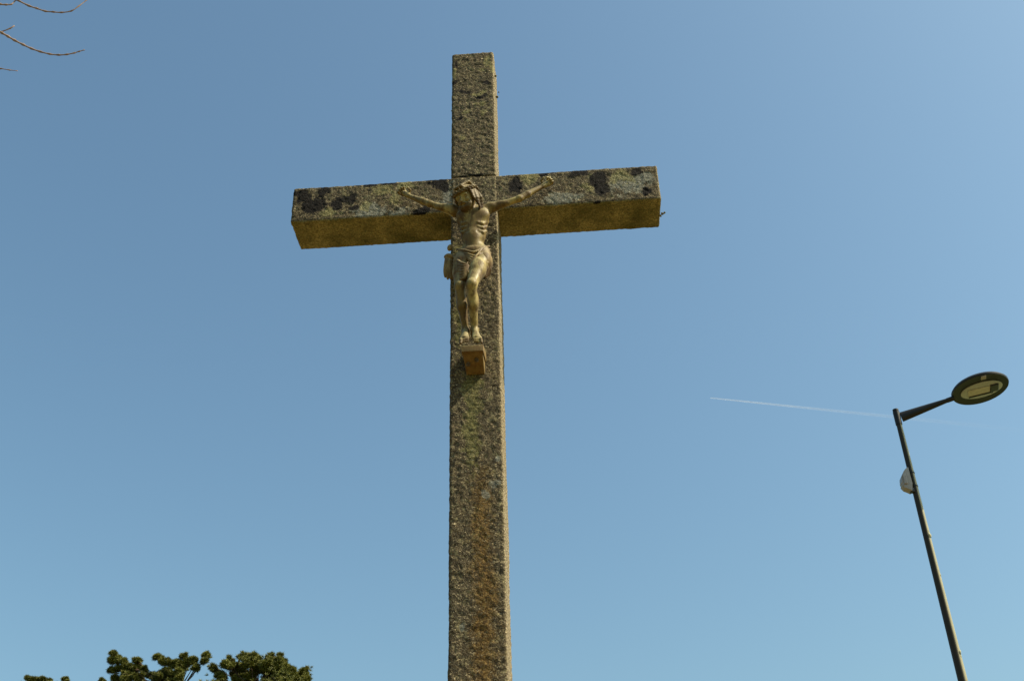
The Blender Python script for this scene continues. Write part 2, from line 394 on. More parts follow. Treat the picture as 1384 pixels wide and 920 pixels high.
# ------------------------------------------------------------------ the figure
statue = thing('crucified_figure', 'painted metal figure of a man in a loincloth nailed to the granite cross', 'statue', tuple(F(638, 470, 0)))
H = .0034
B = Vol((-.56, -.50, 5.06), (.56, -.12, 6.50), H)
nor = lambda v: np.array(v, float)/np.linalg.norm(v)
# torso
neck = F(637, 280, .12); shL = F(614, 286, .10); shR = F(658, 284, .10)
chest = F(639, 297, .115); pel = F(641, 344, .105)
B.ell(chest+np.array((0, .012, .0)), (.098, .062, .105), k=.03)
B.ell(F(627, 291, .135), (.048, .030, .040), k=.028); B.ell(F(651, 290, .130), (.048, .028, .038), k=.030)       # pectorals
B.ell(F(640, 318, .105), (.078, .052, .095), k=.03)                                                             # belly
B.ell(F(639, 321, .135), (.046, .030, .062), k=.02)
B.ell(F(641, 343, .095), (.098, .062, .075), k=.03)                                                              # pelvis
B.cap(shL, shR, .034, .034, .024)
B.cap(F(638, 284, .10), F(633, 273, .15), .032, .030, .02)                                                       # neck
B.cap(F(622, 284, .135), F(636, 286, .145), .009, .008, .012); B.cap(F(654, 283, .135), F(641, 286, .145), .009, .008, .012)   # collar bones
for i in range(4):                                                                                               # ribs
    if i == 3: continue
    y = 301+i*6.0
    B.poly([F(646+i*1.0, y-.6, .154-.004*i), F(652+i*.4, y+1.2, .143-.003*i), F(659-i*.5, y-.5, .106)], [.002, .0035, .0035], .016)
    B.poly([F(631-i*1.0, y-.6, .154-.004*i), F(625-i*.2, y+1.2, .143-.003*i), F(619+i*.5, y-.5, .106)], [.002, .0035, .0035], .016)
B.cap(F(638.5, 294, .175), F(638.5, 312, .172), .004, .004, .010, cut=True)
B.ell(F(629, 311, .165), (.016, .012, .014), k=.012, cut=True); B.ell(F(648, 311, .165), (.016, .012, .014), k=.012, cut=True)
B.ell(F(638.5, 322.5, .178), (.006, .016, .007), k=.003, cut=True)                                             # navel
B.ell(F(627.5, 294, .172), (.004, .004, .004), k=.003); B.ell(F(651, 293, .172), (.004, .004, .004), k=.003)
# arms
def arm(sh, el, wr, hand, s, up):
    sh, el, wr, hand = map(np.array, (sh, el, wr, hand))
    B.cap(sh, sh+(el-sh)*.35, .031, .026, .014); B.cap(sh+(el-sh)*.2, el, .025, .0195, .010)
    m = sh+(el-sh)*.45; B.ell(m+np.array((0, -.008, .002)), (.052, .020, .021), k=.014)
    B.ell(sh+(el-sh)*.12+np.array((0, -.010, .012)), (.036, .027, .027), k=.015)                                   # deltoid
    B.ell(el+np.array((0, .003, .001)), (.020, .018, .018), k=.014)
    B.cap(el, el+(wr-el)*.35, .0195, .0220, .010); B.cap(el+(wr-el)*.35, wr, .0215, .0125, .010)
    B.cap(wr, hand, .0145, .016, .008)
    d = nor(hand-wr); side = nor(np.cross(d, (0, -1, 0)));
    if side[2] < 0: side = -side
    fr = nor(np.cross(side, d));
    if fr[1] > 0: fr = -fr
    for t in (-.013, -.004, .005, .013): B.cap(wr+d*.012+side*t*.6, hand+side*t, .0085, .0085, .008)
    for j, t in enumerate((-.017, -.006, .005, .016)):                                                            # four curled fingers
        L = (.020, .024, .025, .021)[j]; r0 = hand+side*t+d*.004; a = r0+d*L*.9+fr*L*.35+side*t*.35
        b = a+d*L*.15+fr*L*.85+side*t*.1; c = b-d*L*.55+fr*L*.25
        B.cap(r0, a, .0072, .0066, .003); B.cap(a, b, .0066, .0060, .003); B.cap(b, c, .0060, .0050, .003)
    r0 = wr+d*.018+side*.016*up; a = r0+side*.020*up+fr*.014+d*.006; b = a+d*.018+fr*.014                          # thumb
    B.cap(r0, a, .0080, .0070, .004); B.cap(a, b, .0068, .0056, .003)
    B.ell(hand, (.017, .014, .017), k=.008)
    return hand-d*.006, fr
hL = arm(shL, F(581, 275.5, .105), F(553, 265, .055), F(546.5, 261.5, .045), -1, 1)
hR = arm(shR, F(702, 268.5, .105), F(733, 252, .055), F(739.5, 248.5, .045), 1, 1)
# legs
def leg(hip, knee, ank, ball, toe, calf):
    hip, knee, ank, ball, toe = map(np.array, (hip, knee, ank, ball, toe))
    B.cap(hip, hip+(knee-hip)*.5, .057, .050, .02); B.cap(hip+(knee-hip)*.5, knee, .049, .032, .016)
    B.ell(hip+(knee-hip)*.45+np.array((0, -.01, .01)), (.046, .040, .07), k=.02)
    B.ell(knee+np.array((0, -.010, .004)), (.022, .016, .024), k=.010)                                            # knee cap
    B.cap(knee+(ank-knee)*.06+np.array((0, -.006, 0)), knee+(ank-knee)*.14+np.array((0, -.008, 0)), .013, .012, .008)
    B.cap(knee, knee+(ank-knee)*.45, .031, .029, .014); B.cap(knee+(ank-knee)*.45, ank, .0285, .0185, .014)
    B.ell(knee+(ank-knee)*.33+np.array((calf, .014, 0)), (.026, .027, .062), k=.016)
    B.ell(ank+np.array((.016, .002, -.004)), (.009, .010, .010), k=.008); B.ell(ank+np.array((-.016, .002, -.002)), (.009, .010, .010), k=.008)
    heel = ank+np.array((0, .018, -.034)); B.ell(heel, (.021, .022, .026), k=.014); B.cap(ank, heel, .019, .019, .012)
    B.cap(ank, ball, .019, .017, .012)
    sd = nor(np.cross(toe-ball, (0, -.6, 1)));
    for t in (-.015, -.007, .001, .009, .016): B.cap(ank+(ball-ank)*.45+sd*t*.6, ball+sd*t*1.15, .0095, .0105, .007)
    sgn = 1 if calf > 0 else -1
    for j in range(5):
        t = -.020+.0098*j; big = (j == (0 if sgn > 0 else 4)); L = (toe-ball)*(1.0 if big else .86-.05*abs(j-(1 if sgn > 0 else 3)))
        r = .0088 if big else .0058
        B.cap(ball+sd*t, ball+sd*t+L*.6+np.array((0, -.004, .006)), r, r, .004); B.cap(ball+sd*t+L*.6+np.array((0, -.004, .006)), ball+sd*t+L, r, r*.9, .003)
leg(F(651, 351, .11), F(637.5, 384.5, .245), F(641.5, 445, .115), F(644.5, 456.5, .170), F(646, 463, .190), .008)
leg(F(626, 351, .09), F(621.5, 387, .190), F(629, 446, .100), F(628, 457, .160), F(627, 463.5, .180), -.004)
# head
HC = F(630, 268.5, .175)
ff = nor((-.42, -.74, -.52)); uu = nor(np.array((-.08, 0, 1.))-ff*np.dot((-.08, 0, 1.), ff)); rr = np.cross(ff, uu)   # rr: the figure's own right... viewer's left
M = np.array([rr, ff, uu])
def hp(r_, f_, u_): return HC+rr*r_+ff*f_+uu*u_
B.ell(hp(0, -.012, .018), (.062, .074, .066), M, .012)
B.ell(hp(0, .018, -.022), (.048, .048, .060), M, .016)
B.ell(hp(0, .040, -.052), (.024, .022, .020), M, .014)
B.cap(hp(-.034, .052, .012), hp(.034, .052, .012), .0085, .0085, .010)
B.cap(hp(0, .063, .008), hp(0, .081, -.022), .0065, .0088, .006)
B.ell(hp(.009, .072, -.024), (.006, .006, .005), M, .004); B.ell(hp(-.009, .072, -.024), (.006, .006, .005), M, .004)
for s_ in (-1, 1):
    B.ell(hp(.021*s_, .066, -.001), (.011, .010, .008), M, .006, cut=True); B.ell(hp(.021*s_, .054, -.001), (.010, .009, .007), M, .004)
    B.ell(hp(.029*s_, .046, -.022), (.013, .012, .012), M, .010)
    B.ell(hp(.058*s_, -.004, -.010), (.007, .012, .018), M, .006)
B.cap(hp(-.014, .068, -.038), hp(.014, .068, -.038), .0045, .0045, .004); B.cap(hp(-.014, .073, -.0385), hp(.014, .073, -.0385), .0022, .0022, .002, cut=True)
B.cap(hp(-.011, .066, -.044), hp(.011, .066, -.044), .0048, .0048, .003)
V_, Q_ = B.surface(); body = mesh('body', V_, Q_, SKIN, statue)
# hair and beard
Hv = Vol(HC-.17, HC+.17, .0032)
Hv.ell(hp(0, -.022, .026), (.069, .077, .068), M, .012)
Hv.ell(hp(0, .064, .0-.008), (.048, .052, .062), M, .010, cut=True)
def lock(pts, r, wob, ph):
    P = []; n_ = 14; pts = [np.array(p) for p in pts]
    for i in range(n_+1):
        t = i/n_*(len(pts)-1); j = min(int(t), len(pts)-2); q = pts[j]+(pts[j+1]-pts[j])*(t-j)
        P.append(q+rr*wob*math.sin(ph+i*1.15)+ff*wob*math.cos(ph+i*1.15)*.7)
    Hv.poly(P, [r*(1-.45*(i/n_)**2) for i in range(n_+1)], .005)
for j in range(9):          # viewer's right: long locks falling on the shoulder
    o = j*.009
    lock([hp(-.018-.004*j, .040-o*1.25, .080-.002*j), hp(-.058-.001*j, .030-o, .030), hp(-.068-.002*j, .022-o*.8, -.030), F(649+j*.7, 281+j*.3, .165-.006*j), F(646+j*1.3, 288.5-.5*j, .150-.008*j)], .0070, .0035, j*1.3)
for j in range(7):          # viewer's left
    o = j*.010
    lock([hp(.016+.004*j, .038-o*1.2, .080-.002*j), hp(.057, .026-o, .030), hp(.064, .014-o, -.030), hp(.052, .006-o, -.070)], .0070, .0035, j*1.7)
for j in range(9):
    a = -1.0+.25*j; lock([hp(.03*math.sin(a), .045, .075), hp(.060*math.sin(a), -.02, .098), hp(.07*math.sin(a), -.085, .05), hp(.05*math.sin(a), -.10, -.02)], .008, .003, j)
for j in range(7):          # beard
    a = -1.15+.383*j; lock([hp(.044*math.sin(a), .030+.028*math.cos(a), -.034-.012*math.cos(a)), hp(.036*math.sin(a), .042+.024*math.cos(a), -.062), hp(.016*math.sin(a), .052, -.090+.004*abs(j-3))], .0085, .002, j*2)
for s_ in (-1, 1): lock([hp(.002*s_, .075, -.032), hp(.014*s_, .070, -.037), hp(.024*s_, .058, -.050)], .0042, .0005, 0)
V_, Q_ = Hv.surface(); hair = mesh('hair', V_, Q_, HAIR, statue)
mb = MB()
for s_ in range(3):
    P = []
    for i in range(49):
        a = 2*math.pi*i/48; tw = a*7+s_*2.09
        P.append(hp((.074+.006*math.cos(tw))*math.sin(a), -.014+(.083+.006*math.cos(tw))*math.cos(a), .050+.008*math.sin(tw)-.012*math.cos(a)))
    mb.tube(P, .0048, 6, False)
for i in range(26):
    a = random.uniform(0, 6.28); b = hp(.076*math.sin(a), -.014+.085*math.cos(a), .050-.012*math.cos(a)); dv = rr*math.sin(a)+ff*math.cos(a)+uu*random.uniform(-.8, 1.3)+rr*random.uniform(-.6, .6)
    mb.tube([b, b+dv*.02], [.003, .0004], 5)
mb.build('crown_of_thorns', HAIR, statue, True)
# loincloth
C = Vol((-.26, -.50, 5.50), (.22, -.13, 6.02), .0034)
C.ell(F(641, 345, .095), (.102, .070, .064), k=.02)
C.ell(F(627, 356, .120), (.058, .060, .060), k=.02)
C.ell(F(655, 355, .105), (.050, .066, .075), k=.02)
C.cap(F(626, 352, .105), F(623.5, 371, .150), .056, .050, .02)
C.ell(F(647, 382, .225), (.050, .060, .085), k=.010, cut=True)
C.ell(F(638, 384, .24), (.030, .07, .060), k=.010, cut=True)
def rope(pts, r, k=.002):
    pts = [F(*p) for p in pts]; P = []
    for i in range(len(pts)-1):
        p0 = pts[max(i-1, 0)]; p1 = pts[i]; p2 = pts[i+1]; p3 = pts[min(i+2, len(pts)-1)]
        for t in np.arange(0, 1, .2): P.append(.5*((2*p1)+(-p0+p2)*t+(2*p0-5*p1+4*p2-p3)*t*t+(-p0+3*p1-3*p2+p3)*t**3))
    P.append(pts[-1]); n_ = len(P); C.poly(P, [r*(.75+.25*math.sin(math.pi*i/(n_-1))) for i in range(n_)], k)
rope([(661, 333, .09), (652, 336, .150), (640, 341, .180), (628, 338.5, .170), (618, 337, .11)], .0095)          # waist roll
rope([(662, 337, .09), (653, 342, .155), (642, 346, .185), (631, 343, .178), (620, 341, .12)], .0085)
rope([(663, 342, .09), (655, 347, .160), (644, 350, .190), (634, 347, .185), (626, 343, .16)], .008)
rope([(663, 347, .09), (657, 351, .160), (648, 353.5, .188), (638, 352, .195), (630, 347, .175)], .0075)
rope([(664, 353, .09), (659, 355, .150), (650, 357, .180), (641, 356, .198), (633, 351, .185)], .0075)
rope([(654, 334, .14), (646, 343, .185), (640, 350, .198), (634, 357, .200)], .007)
for i in range(5):                                                                                               # folds over the thigh's outer side
    a = i*2.1; rope([(643+a*.5, 354.5, .200-.004*i), (650+a, 358, .185-.012*i), (655+a*.9, 366, .165-.014*i), (656+a*.55, 375-.6*i, .150-.014*i)], .0075, .0015)
for i in range(6):                                                                                               # swags on the shaded thigh
    rope([(613, 347+4.6*i, .08), (618, 352+4.4*i, .165), (625, 356+3.6*i, .215), (632, 358+1.6*i, .215)], .0095, .0015)
rope([(616, 376, .10), (621, 378, .20), (628, 375, .215), (633, 367, .215)], .009, .006)
for i in range(5): rope([(632.5, 361, .205), (629+2.2*i, 365+(1.5, 3, 3.5, 2.5, .5)[i], .225-.003*abs(i-2))], .0055, .003)   # knot tassel
C.ell(F(632.5, 361, .205), (.014, .013, .013), k=.004)
V_, Q_ = C.surface(); cloth = mesh('loincloth', V_, Q_, CLOTH, statue)
C = Vol((-.30, -.32, 5.50), (-.10, -.13, 6.00), .0034)                                                           # loose end hanging past the shaft's edge
rope([(609, 333, .05), (607.5, 336.5, .055)], .017)
for i, (x0, x1) in enumerate(((602.5, 601), (605, 604.5), (608, 608.5), (611, 612))):
    rope([(x0+.5, 348, .055+.008*(i % 2)), (x0-.3, 354, .070-.006*(i % 2)), (x1, 366, .065), (x1+.8, 376.5-(2.5 if i == 0 else 0), .055)], (.0085, .010, .010, .008)[i], .003)
rope([(602, 347.5, .05), (606, 345.5, .065), (612, 346.5, .07), (618, 345, .09)], .0115, .008)
V_, Q_ = C.surface(); mesh('cloth_end', V_, Q_, CLOTH, cloth)
# nails
for nm, (h_, fr_) in (('nail', hL), ('nail', hR)):
    mb = MB(); mb.tube([h_-fr_*.03, h_+fr_*.012], .004, 8); mb.tube([h_+fr_*.012, h_+fr_*.017], .0075, 8); mb.build(nm, BOLT, statue, True, auto=40)
for q in (F(645, 453, .168), F(628.8, 453.5, .163)):
    mb = MB(); fr_ = nor((0, -.8, .5)); mb.tube([q-fr_*.02, q+fr_*.004], .0055, 8); mb.build('nail', BOLT, statue, True, auto=40)
# footrest
zc = F(638, 474.5, .195)[2]; zt = F(638, 466.5, .195)[2]; zb = F(639, 502, .035)[2]
xa, xb = F(623.5, 470, .195)[0], F(652.5, 470, .195)[0]; cx = (xa+xb)/2; hw = (xb-xa)/2
def wedge(mb, x0, x1, y0, y1, z00, z01, z10, z11, inset=0):   # y0 back, y1 front; heights at back / front
    V = [(x0, y0, z00), (x1, y0, z00), (x1-inset*0, y1, z10), (x0, y1, z10), (x0, y0, z01), (x1, y0, z01), (x1, y1, z11), (x0, y1, z11)]
    mb.add(V, [(0, 3, 2, 1), (4, 5, 6, 7), (0, 1, 5, 4), (1, 2, 6, 5), (2, 3, 7, 6), (3, 0, 4, 7)])
fr_o = MB(); fr_o.add([(xa+.010, -.13, zb), (xb-.006, -.13, zb), (xb-.006, -.185, zb), (xa+.010, -.185, zb), (xa+.006, -.13, zc+.05), (xb-.004, -.13, zc+.05), (xb-.004, -.305, zc+.012), (xa+.006, -.305, zc+.012)], [(0, 3, 2, 1), (4, 5, 6, 7), (0, 1, 5, 4), (1, 2, 6, 5), (2, 3, 7, 6), (3, 0, 4, 7)]); footrest = fr_o.build('footrest', RUST, statue, bevel=.003)
mb = MB(); wedge(mb, xa-.002, xb+.003, -.135, -.345, zc+.050, zt+.075, zc, zt); mb.build('ledge', RUST, footrest, bevel=.003)
for q in ((633, 492), (644, 486)):
    dq = next(d for d in np.linspace(.16, .0, 200) if F(q[0], q[1], d)[2] >= 0 and abs(d-(.035+(F(q[0], q[1], d)[2]-zb)/(zc+.012-zb)*.12)) < .002); c = F(q[0], q[1], dq); mb = MB(); mb.tube([c+np.array((0, .01, 0)), c+np.array((0, -.008, 0))], .013, 6); mb.tube([c+np.array((0, -.008, 0)), c+np.array((0, -.016, 0))], .007, 8); mb.build('bolt', BOLT, footrest, False)

# ------------------------------------------------------------------ street lamp
LY = 5.6; q0 = at(1222, 601, LY); LX = q0[0]
lamp = thing('street_lamp', 'dark street lamp with oval head on a slender pole', 'street lamp', (LX, LY, 0))
zt = at(1211, 556, LY)[2]
def pr(z): return .031+(q0[2]-z)*.0058
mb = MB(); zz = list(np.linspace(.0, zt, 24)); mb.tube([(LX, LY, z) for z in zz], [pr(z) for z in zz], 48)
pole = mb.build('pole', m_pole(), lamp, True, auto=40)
PV = np.array([v.co[:] for v in pole.data.vertices]); PA = np.degrees(np.arctan2(PV[:, 1], PV[:, 0]))     # sunlight painted as a pale strip on the sun-facing side
ba = pole.data.attributes.new('sun_strip', 'FLOAT', 'POINT'); ba.data.foreach_set('value', np.clip((66-np.abs(PA+20))/18, 0, 1).astype(np.float32))
mb = MB(); mb.tube([(LX, LY, zt+.002), (LX, LY, zt+.025)], .033, 20); mb.build('pole_cap', DARKMETAL, pole, True, auto=40)
mb = MB(); mb.tube([(LX, LY, -.02), (LX, LY, .9), (LX, LY, .98)], [.105, .10, .075], 24); mb.build('base_sleeve', DARKMETAL, lamp, True, auto=40)
aroot = at(1218, 563.5, LY); aend = at(1287, 538.5, LY-.16)
ad = aend-aroot; al = np.linalg.norm(ad); adn = ad/al
side = nor(np.cross((0, 0, 1), adn)); an = nor(np.cross(adn, side))
mb = MB(); V = []
for t, hh, wd in ((0, .062, .030), (.9, .024, .026), (1.0, .022, .024)):
    for k in range(16):
        a = 2*math.pi*k/16; V.append(aroot+ad*t+an*hh*math.sin(a)+side*wd*math.cos(a)-an*(.0))
mb.add(V, [(i*16+k, i*16+(k+1) % 16, (i+1)*16+(k+1) % 16, (i+1)*16+k) for i in range(2) for k in range(16)]+[tuple(range(16)), tuple(32+k for k in range(16))])
armo = mb.build('arm', DARKMETAL, lamp, True, auto=50)
mb = MB(); mb.tube([(LX, LY, zt-.17), (LX, LY, zt-.005)], .036, 20); mb.build('collar', DARKMETAL, lamp, True, auto=40)
mb = MB(); mb.tube([aend-adn*.06, aend+adn*.02], .028, 14); mb.build('socket', DARKMETAL, armo, True, auto=40)
tl_ = at(1286.5, 536.5, aend[1]); tr_ = at(1364.3, 517.5, aend[1]-.16)
adn = nor(tr_-tl_); side = nor(np.cross((0, 0, 1), adn)); an = nor(np.cross(adn, side)); hc = (tl_+tr_)/2+an*.004; hr = np.linalg.norm(tr_-tl_)/2
A1 = adn*hr; A2 = side*hr*1.04
mb = MB(); mb.lathe(hc, A1, A2, an, [(.80, .004), (.985, 0), (1, .010), (1, .024), (.93, .048), (.75, .072), (.5, .088), (.2, .095), (.02, .096)])
head = mb.build('lamp_head', DARKMETAL, lamp, True, auto=35)
lc = hc+adn*.012-side*.0+an*(-.001)
mb = MB(); mb.lathe(lc, adn*.225, side*.172, an, [(1, .003), (1, -.005), (.95, -.010), (.05, -.012)]); lens = mb.build('lens', LENS, lamp, True, auto=40)
def plate(mb, u0, u1, v0, v1, h0, h1):
    c = lc+adn*(u0+u1)/2+side*(v0+v1)/2+an*(h0+h1)/2; mb.box(c, adn*(u1-u0)/2, side*(v1-v0)/2, an*(h1-h0)/2)
mb = MB(); plate(mb, -.150, .085, -.075, .055, -.022, -.012); mb.build('led_board', LED, lens, bevel=.003)
mb = MB(); plate(mb, .088, .175, -.085, .060, -.030, -.012); mb.build('sensor_housing', BLACKP, lens, bevel=.006)
mb = MB(); plate(mb, -.145, .120, .064, .084, -.028, -.012); mb.build('rim_bar', BLACKP, lens, bevel=.003)
mb = MB(); c = hc-side*.268+adn*.03+an*.006; mb.box(c, adn*.028, side*.036, an*.016); mb.build('clip', GREYPL, head, bevel=.004)
# grey box strapped to the pole
c = at(1224, 650, LY); c0 = np.array((LX-.085, LY-.02, c[2]))
mb = MB(); prof = [at(a, b, LY-.02) for a, b in ((1226, 633), (1223.2, 635), (1220.6, 638), (1217.2, 646), (1217.8, 653.5), (1219, 654.5), (1218.6, 657), (1222.5, 661), (1228, 663), (1232, 665), (1232, 655))]
m = len(prof); V = [p+np.array((0, -.045, 0)) for p in prof]+[p+np.array((0, .055, 0)) for p in prof]
mb.add(V, [tuple(range(m))[::-1], tuple(m+i for i in range(m))]+[(i, (i+1) % m, m+(i+1) % m, m+i) for i in range(m)])
mb.box(np.array(at(1222, 650, LY-.02))+np.array((0, -.05, 0)), (.018, 0, 0), (0, .012, 0), (0, 0, .055))
bx = mb.build('control_box', GREYPL, lamp, bevel=.003)
mb = MB(); mb.box((LX-.045, LY-.02, c0[2]-.125), (.020, 0, 0), (0, .03, 0), (0, 0, .022)); mb.build('cable_gland', BLACKP, bx, bevel=.004)
for dz in (.09, -.07):
    mb = MB(); rr_ = pr(c0[2]+dz)+.004; mb.tube([(LX, LY, c0[2]+dz-.008), (LX, LY, c0[2]+dz+.008)], rr_, 20); mb.build('strap', DARKMETAL, lamp, True, auto=40)
for (px, py, r) in [(1256.5, 723, .026), (1255, 717, .012), (1269, 770, .012), (1272, 776, .014), (1296.5, 881, .024), (1298, 886, .014)]:
    q = at(px, py, LY-.03); mb = MB(); ang = math.atan2(q[1]-LY, q[0]-LX); r0 = pr(q[2]); mb.ball((LX+math.cos(ang)*r0*.9, LY+math.sin(ang)*r0*.9, q[2]), r, 7, (.7, .5, 1.2), .18); mb.build('lichen_spot', PALE, pole, True)

# ------------------------------------------------------------------ pines beyond the cross
def pine(label, Y, lobes, extra, trunk_px, zbase=0):
    tx, ty = trunk_px; top = at(tx, ty, Y); Zd = (top-CAM)@CF; px = Zd/FPX
    root = thing('pine_tree', label, 'tree', (top[0], Y, 0), 'pines beyond the cross')
    cl = []
    for (x, y, r) in lobes:
        rm = r*px; Yo = Y+random.uniform(-1, 1)*rm*1.2; cl.append((at(x, y, Yo), rm))
        if r > 6: cl.append((at(x+random.uniform(-3, 3), y+4, Y+random.choice((-1, 1))*rm*1.6), rm*.9))
    prim = list(cl); cl = []
    for c0_, r0_ in prim:
        for k in range(13):
            dd = RNG.normal(size=3); dd /= np.linalg.norm(dd); q_ = random.uniform(.15, 1.05); cl.append((c0_+dd*r0_*q_*np.array((1.1, 1.1, .9)), r0_*random.uniform(.16, .50)))
    for (x, y, z, r) in extra:
        c0_ = np.array((top[0]+x, Y+y, top[2]+z)); prim.append((c0_, r)); cl.append((c0_, r))
    T0 = []; 
    for c, r in cl:
        n_ = int(95*(r/.4)**2)+10
        d = RNG.normal(size=(n_, 3)); d /= np.linalg.norm(d, axis=1)[:, None]; d[:, 2] = np.where(d[:, 2] < -.35, -d[:, 2]*.5, d[:, 2])
        rad = r*(.40+.60*RNG.random(n_)**.5); rad = r*np.abs(RNG.normal(size=n_))*.62; p = c+d*rad[:, None]*np.array((1, 1, .8)); T0.append(np.concatenate([p, d], 1))
    T = np.concatenate(T0); nb = 30
    c = np.repeat(T[:, :3], nb, 0); o = np.repeat(T[:, 3:], nb, 0)
    d = RNG.normal(size=c.shape); d /= np.linalg.norm(d, axis=1)[:, None]; d += o*.6+np.array((0, 0, .45)); d /= np.linalg.norm(d, axis=1)[:, None]
    L = (.08+.12*RNG.random(len(c)))[:, None]; s_ = np.cross(d, RNG.normal(size=c.shape)); s_ /= np.linalg.norm(s_, axis=1)[:, None]
    w_ = .013; tip = c+d*L; a = c+d*.015
    V = np.stack([a-s_*w_, a+s_*w_, tip+s_*w_*.5], 1).reshape(-1, 3); Fq = np.arange(len(V)).reshape(-1, 3)
    mesh('crown', V, Fq, NEEDLE, root, False)
    base = np.array((top[0], Y, zbase)); fork = np.array((top[0], Y, top[2]-1.9)); tr = MB()
    P = [base+(fork-base)*t+np.array((.12*math.sin(t*5), .1*math.cos(t*4)-.1, 0)) for t in np.linspace(0, 1, 12)]
    tr.tube(P, [.30-.17*t for t in np.linspace(0, 1, 12)], 10); tk = tr.build('trunk', BARK, root, True)
    for c, r in prim:
        s0 = fork if c[2] > fork[2]+.3 else P[9]+(P[11]-P[9])*random.random()
        lb = MB(); m1 = s0+(c-s0)*.35+np.array((0, 0, .12)); m2 = s0+(c-s0)*.72+RNG.normal(size=3)*.06; ln = np.linalg.norm(c-s0)
        lb.tube([s0, m1, m2, c], [.02+.010*ln, .018+.006*ln, .018, .010], 6)
        for k in range(5):
            e = c+RNG.normal(size=3)*r*.5; lb.tube([m2+(c-m2)*random.random(), e], [.012, .006], 4)
        lb.build('limb', BARK, root, True)
    return root
def skirt(n_, w_, h0, h1, r0=.6, r1=1.0, cxo=0):
    out = []
    for i in range(n_):
        a = random.uniform(0, 6.283); q = random.uniform(.2, 1)**.5; z = random.uniform(h0, h1)
        out.append((cxo+w_*q*math.cos(a), w_*q*math.sin(a), z, random.uniform(r0, r1)))
    return out
pine('tall umbrella pine with dense domed crown nearest the cross', 45.,
     [(290, 902, 6), (300, 913, 9), (311, 897, 10), (322, 906, 10), (333, 892, 11), (345, 890, 11), (351, 901, 12), (363, 897, 13), (373, 893, 11), (381, 900, 11), (390, 905, 9), (397, 915, 8),
      (408, 911, 9), (413, 918, 6), (338, 914, 9), (366, 914, 11), (384, 916, 9), (318, 918, 8)], skirt(26, 3.4, -3.8, -2.3), (350, 884))
pine('ragged open pine with a split crown left of the domed one', 46.,
     [(153, 884, 4), (151.5, 893, 5), (160, 891, 5), (168, 895, 6), (176, 902, 8), (184, 893, 5.5), (184, 903, 7), (149.5, 906, 4), (160, 905, 6), (171, 914, 9), (186, 915, 7), (196, 905, 4), (205, 913, 6),
      (213, 888, 5.5), (220, 895, 5), (228, 894, 4.5), (235, 898, 6), (241, 896, 5), (248.5, 887, 4.5), (255, 893, 5), (263, 893, 5), (266, 903, 4.5), (277.5, 886, 4.5), (275, 894, 4), (225, 908, 8), (240, 912, 8), (214, 914, 8), (248, 900, 6), (233, 918, 9), (157, 918, 5)],
     skirt(24, 3.0, -4.2, -2.7, cxo=-.6), (250, 884))
pine('distant pine showing only its crown tips at the far left', 52.,
     [(38, 917, 3.5), (45, 918, 3.5), (52, 920, 3.5), (57, 918, 3), (64, 921, 4), (88, 918, 2.8), (90, 923, 4), (138, 920, 2.8), (140, 926, 5), (45, 928, 9), (62, 930, 8), (78, 932, 8)],
     skirt(24, 3.4, -4., -2.2), (75, 914))

# ------------------------------------------------------------------ bare tree outside the frame with twigs reaching in
TB = np.array((-7.4, 1.2, 0.))
bare = thing('bare_tree', 'leafless tree whose thin twigs dip into the sky at top left', 'tree', tuple(TB))
mb = MB(); P = [TB+np.array((.08*math.sin(z*.9), .06*math.cos(z), z)) for z in np.linspace(-.1, 7.4, 12)]; mb.tube(P, list(np.linspace(.24, .10, 12)), 12); mb.build('trunk', BARK, bare, True)
TOP = P[-1]; YT = -.3
def outside(Pts):
    for q in Pts:
        if (np.asarray(q)-CAM)@CF > 0:
            x, y = proj(q)
            if -12 < x < 1400 and -12 < y < 935: return False
    return True
def smoothp(pts, n_=6):
    pts = [np.array(p) for p in pts]; out = []
    for i in range(len(pts)-1):
        p0 = pts[max(i-1, 0)]; p1 = pts[i]; p2 = pts[i+1]; p3 = pts[min(i+2, len(pts)-1)]
        for t in np.arange(n_)/n_: out.append(.5*((2*p1)+(-p0+p2)*t+(2*p0-5*p1+4*p2-p3)*t*t+(-p0+3*p1-3*p2+p3)*t**3))
    return out+[pts[-1]]
hub = at(-60, -60, YT); hub2 = at(-110, 20, YT)
for e in (hub, hub2):
    mb = MB(); mb.tube(smoothp([TOP, TOP+(e-TOP)*.4+np.array((0, 0, .35)), e]), list(np.linspace(.055, .016, 13)), 8); mb.build('branch', TWIG, bare, True)
tw = [[hub, (-10, -40), (12, -10), (24, 0), (39.4, 7.8), (50, 11.5), (61, 15), (72, 16), (82.5, 16.7), (96.8, 14.6), (106, 8.5), (118, 0), (128, -10)],
      [hub, (-30, -20), (-14, 0), (0, 5.6), (8, 7.2), (15, 6), (20, 2), (25, -4)],
      [hub2, (-60, 22), (-22, 33), (-4, 41), (3, 44.5), (11, 50), (20, 55), (31, 60.5), (43, 65.5), (55, 70), (67, 73), (79, 75), (90, 73.5), (100, 72), (107, 69.5), (114, 68)],
      [hub2, (-60, 70), (-25, 88), (0, 93.2), (12, 94.3), (24, 96)]]
rads = [.0052, .0058, .0062, .0040]
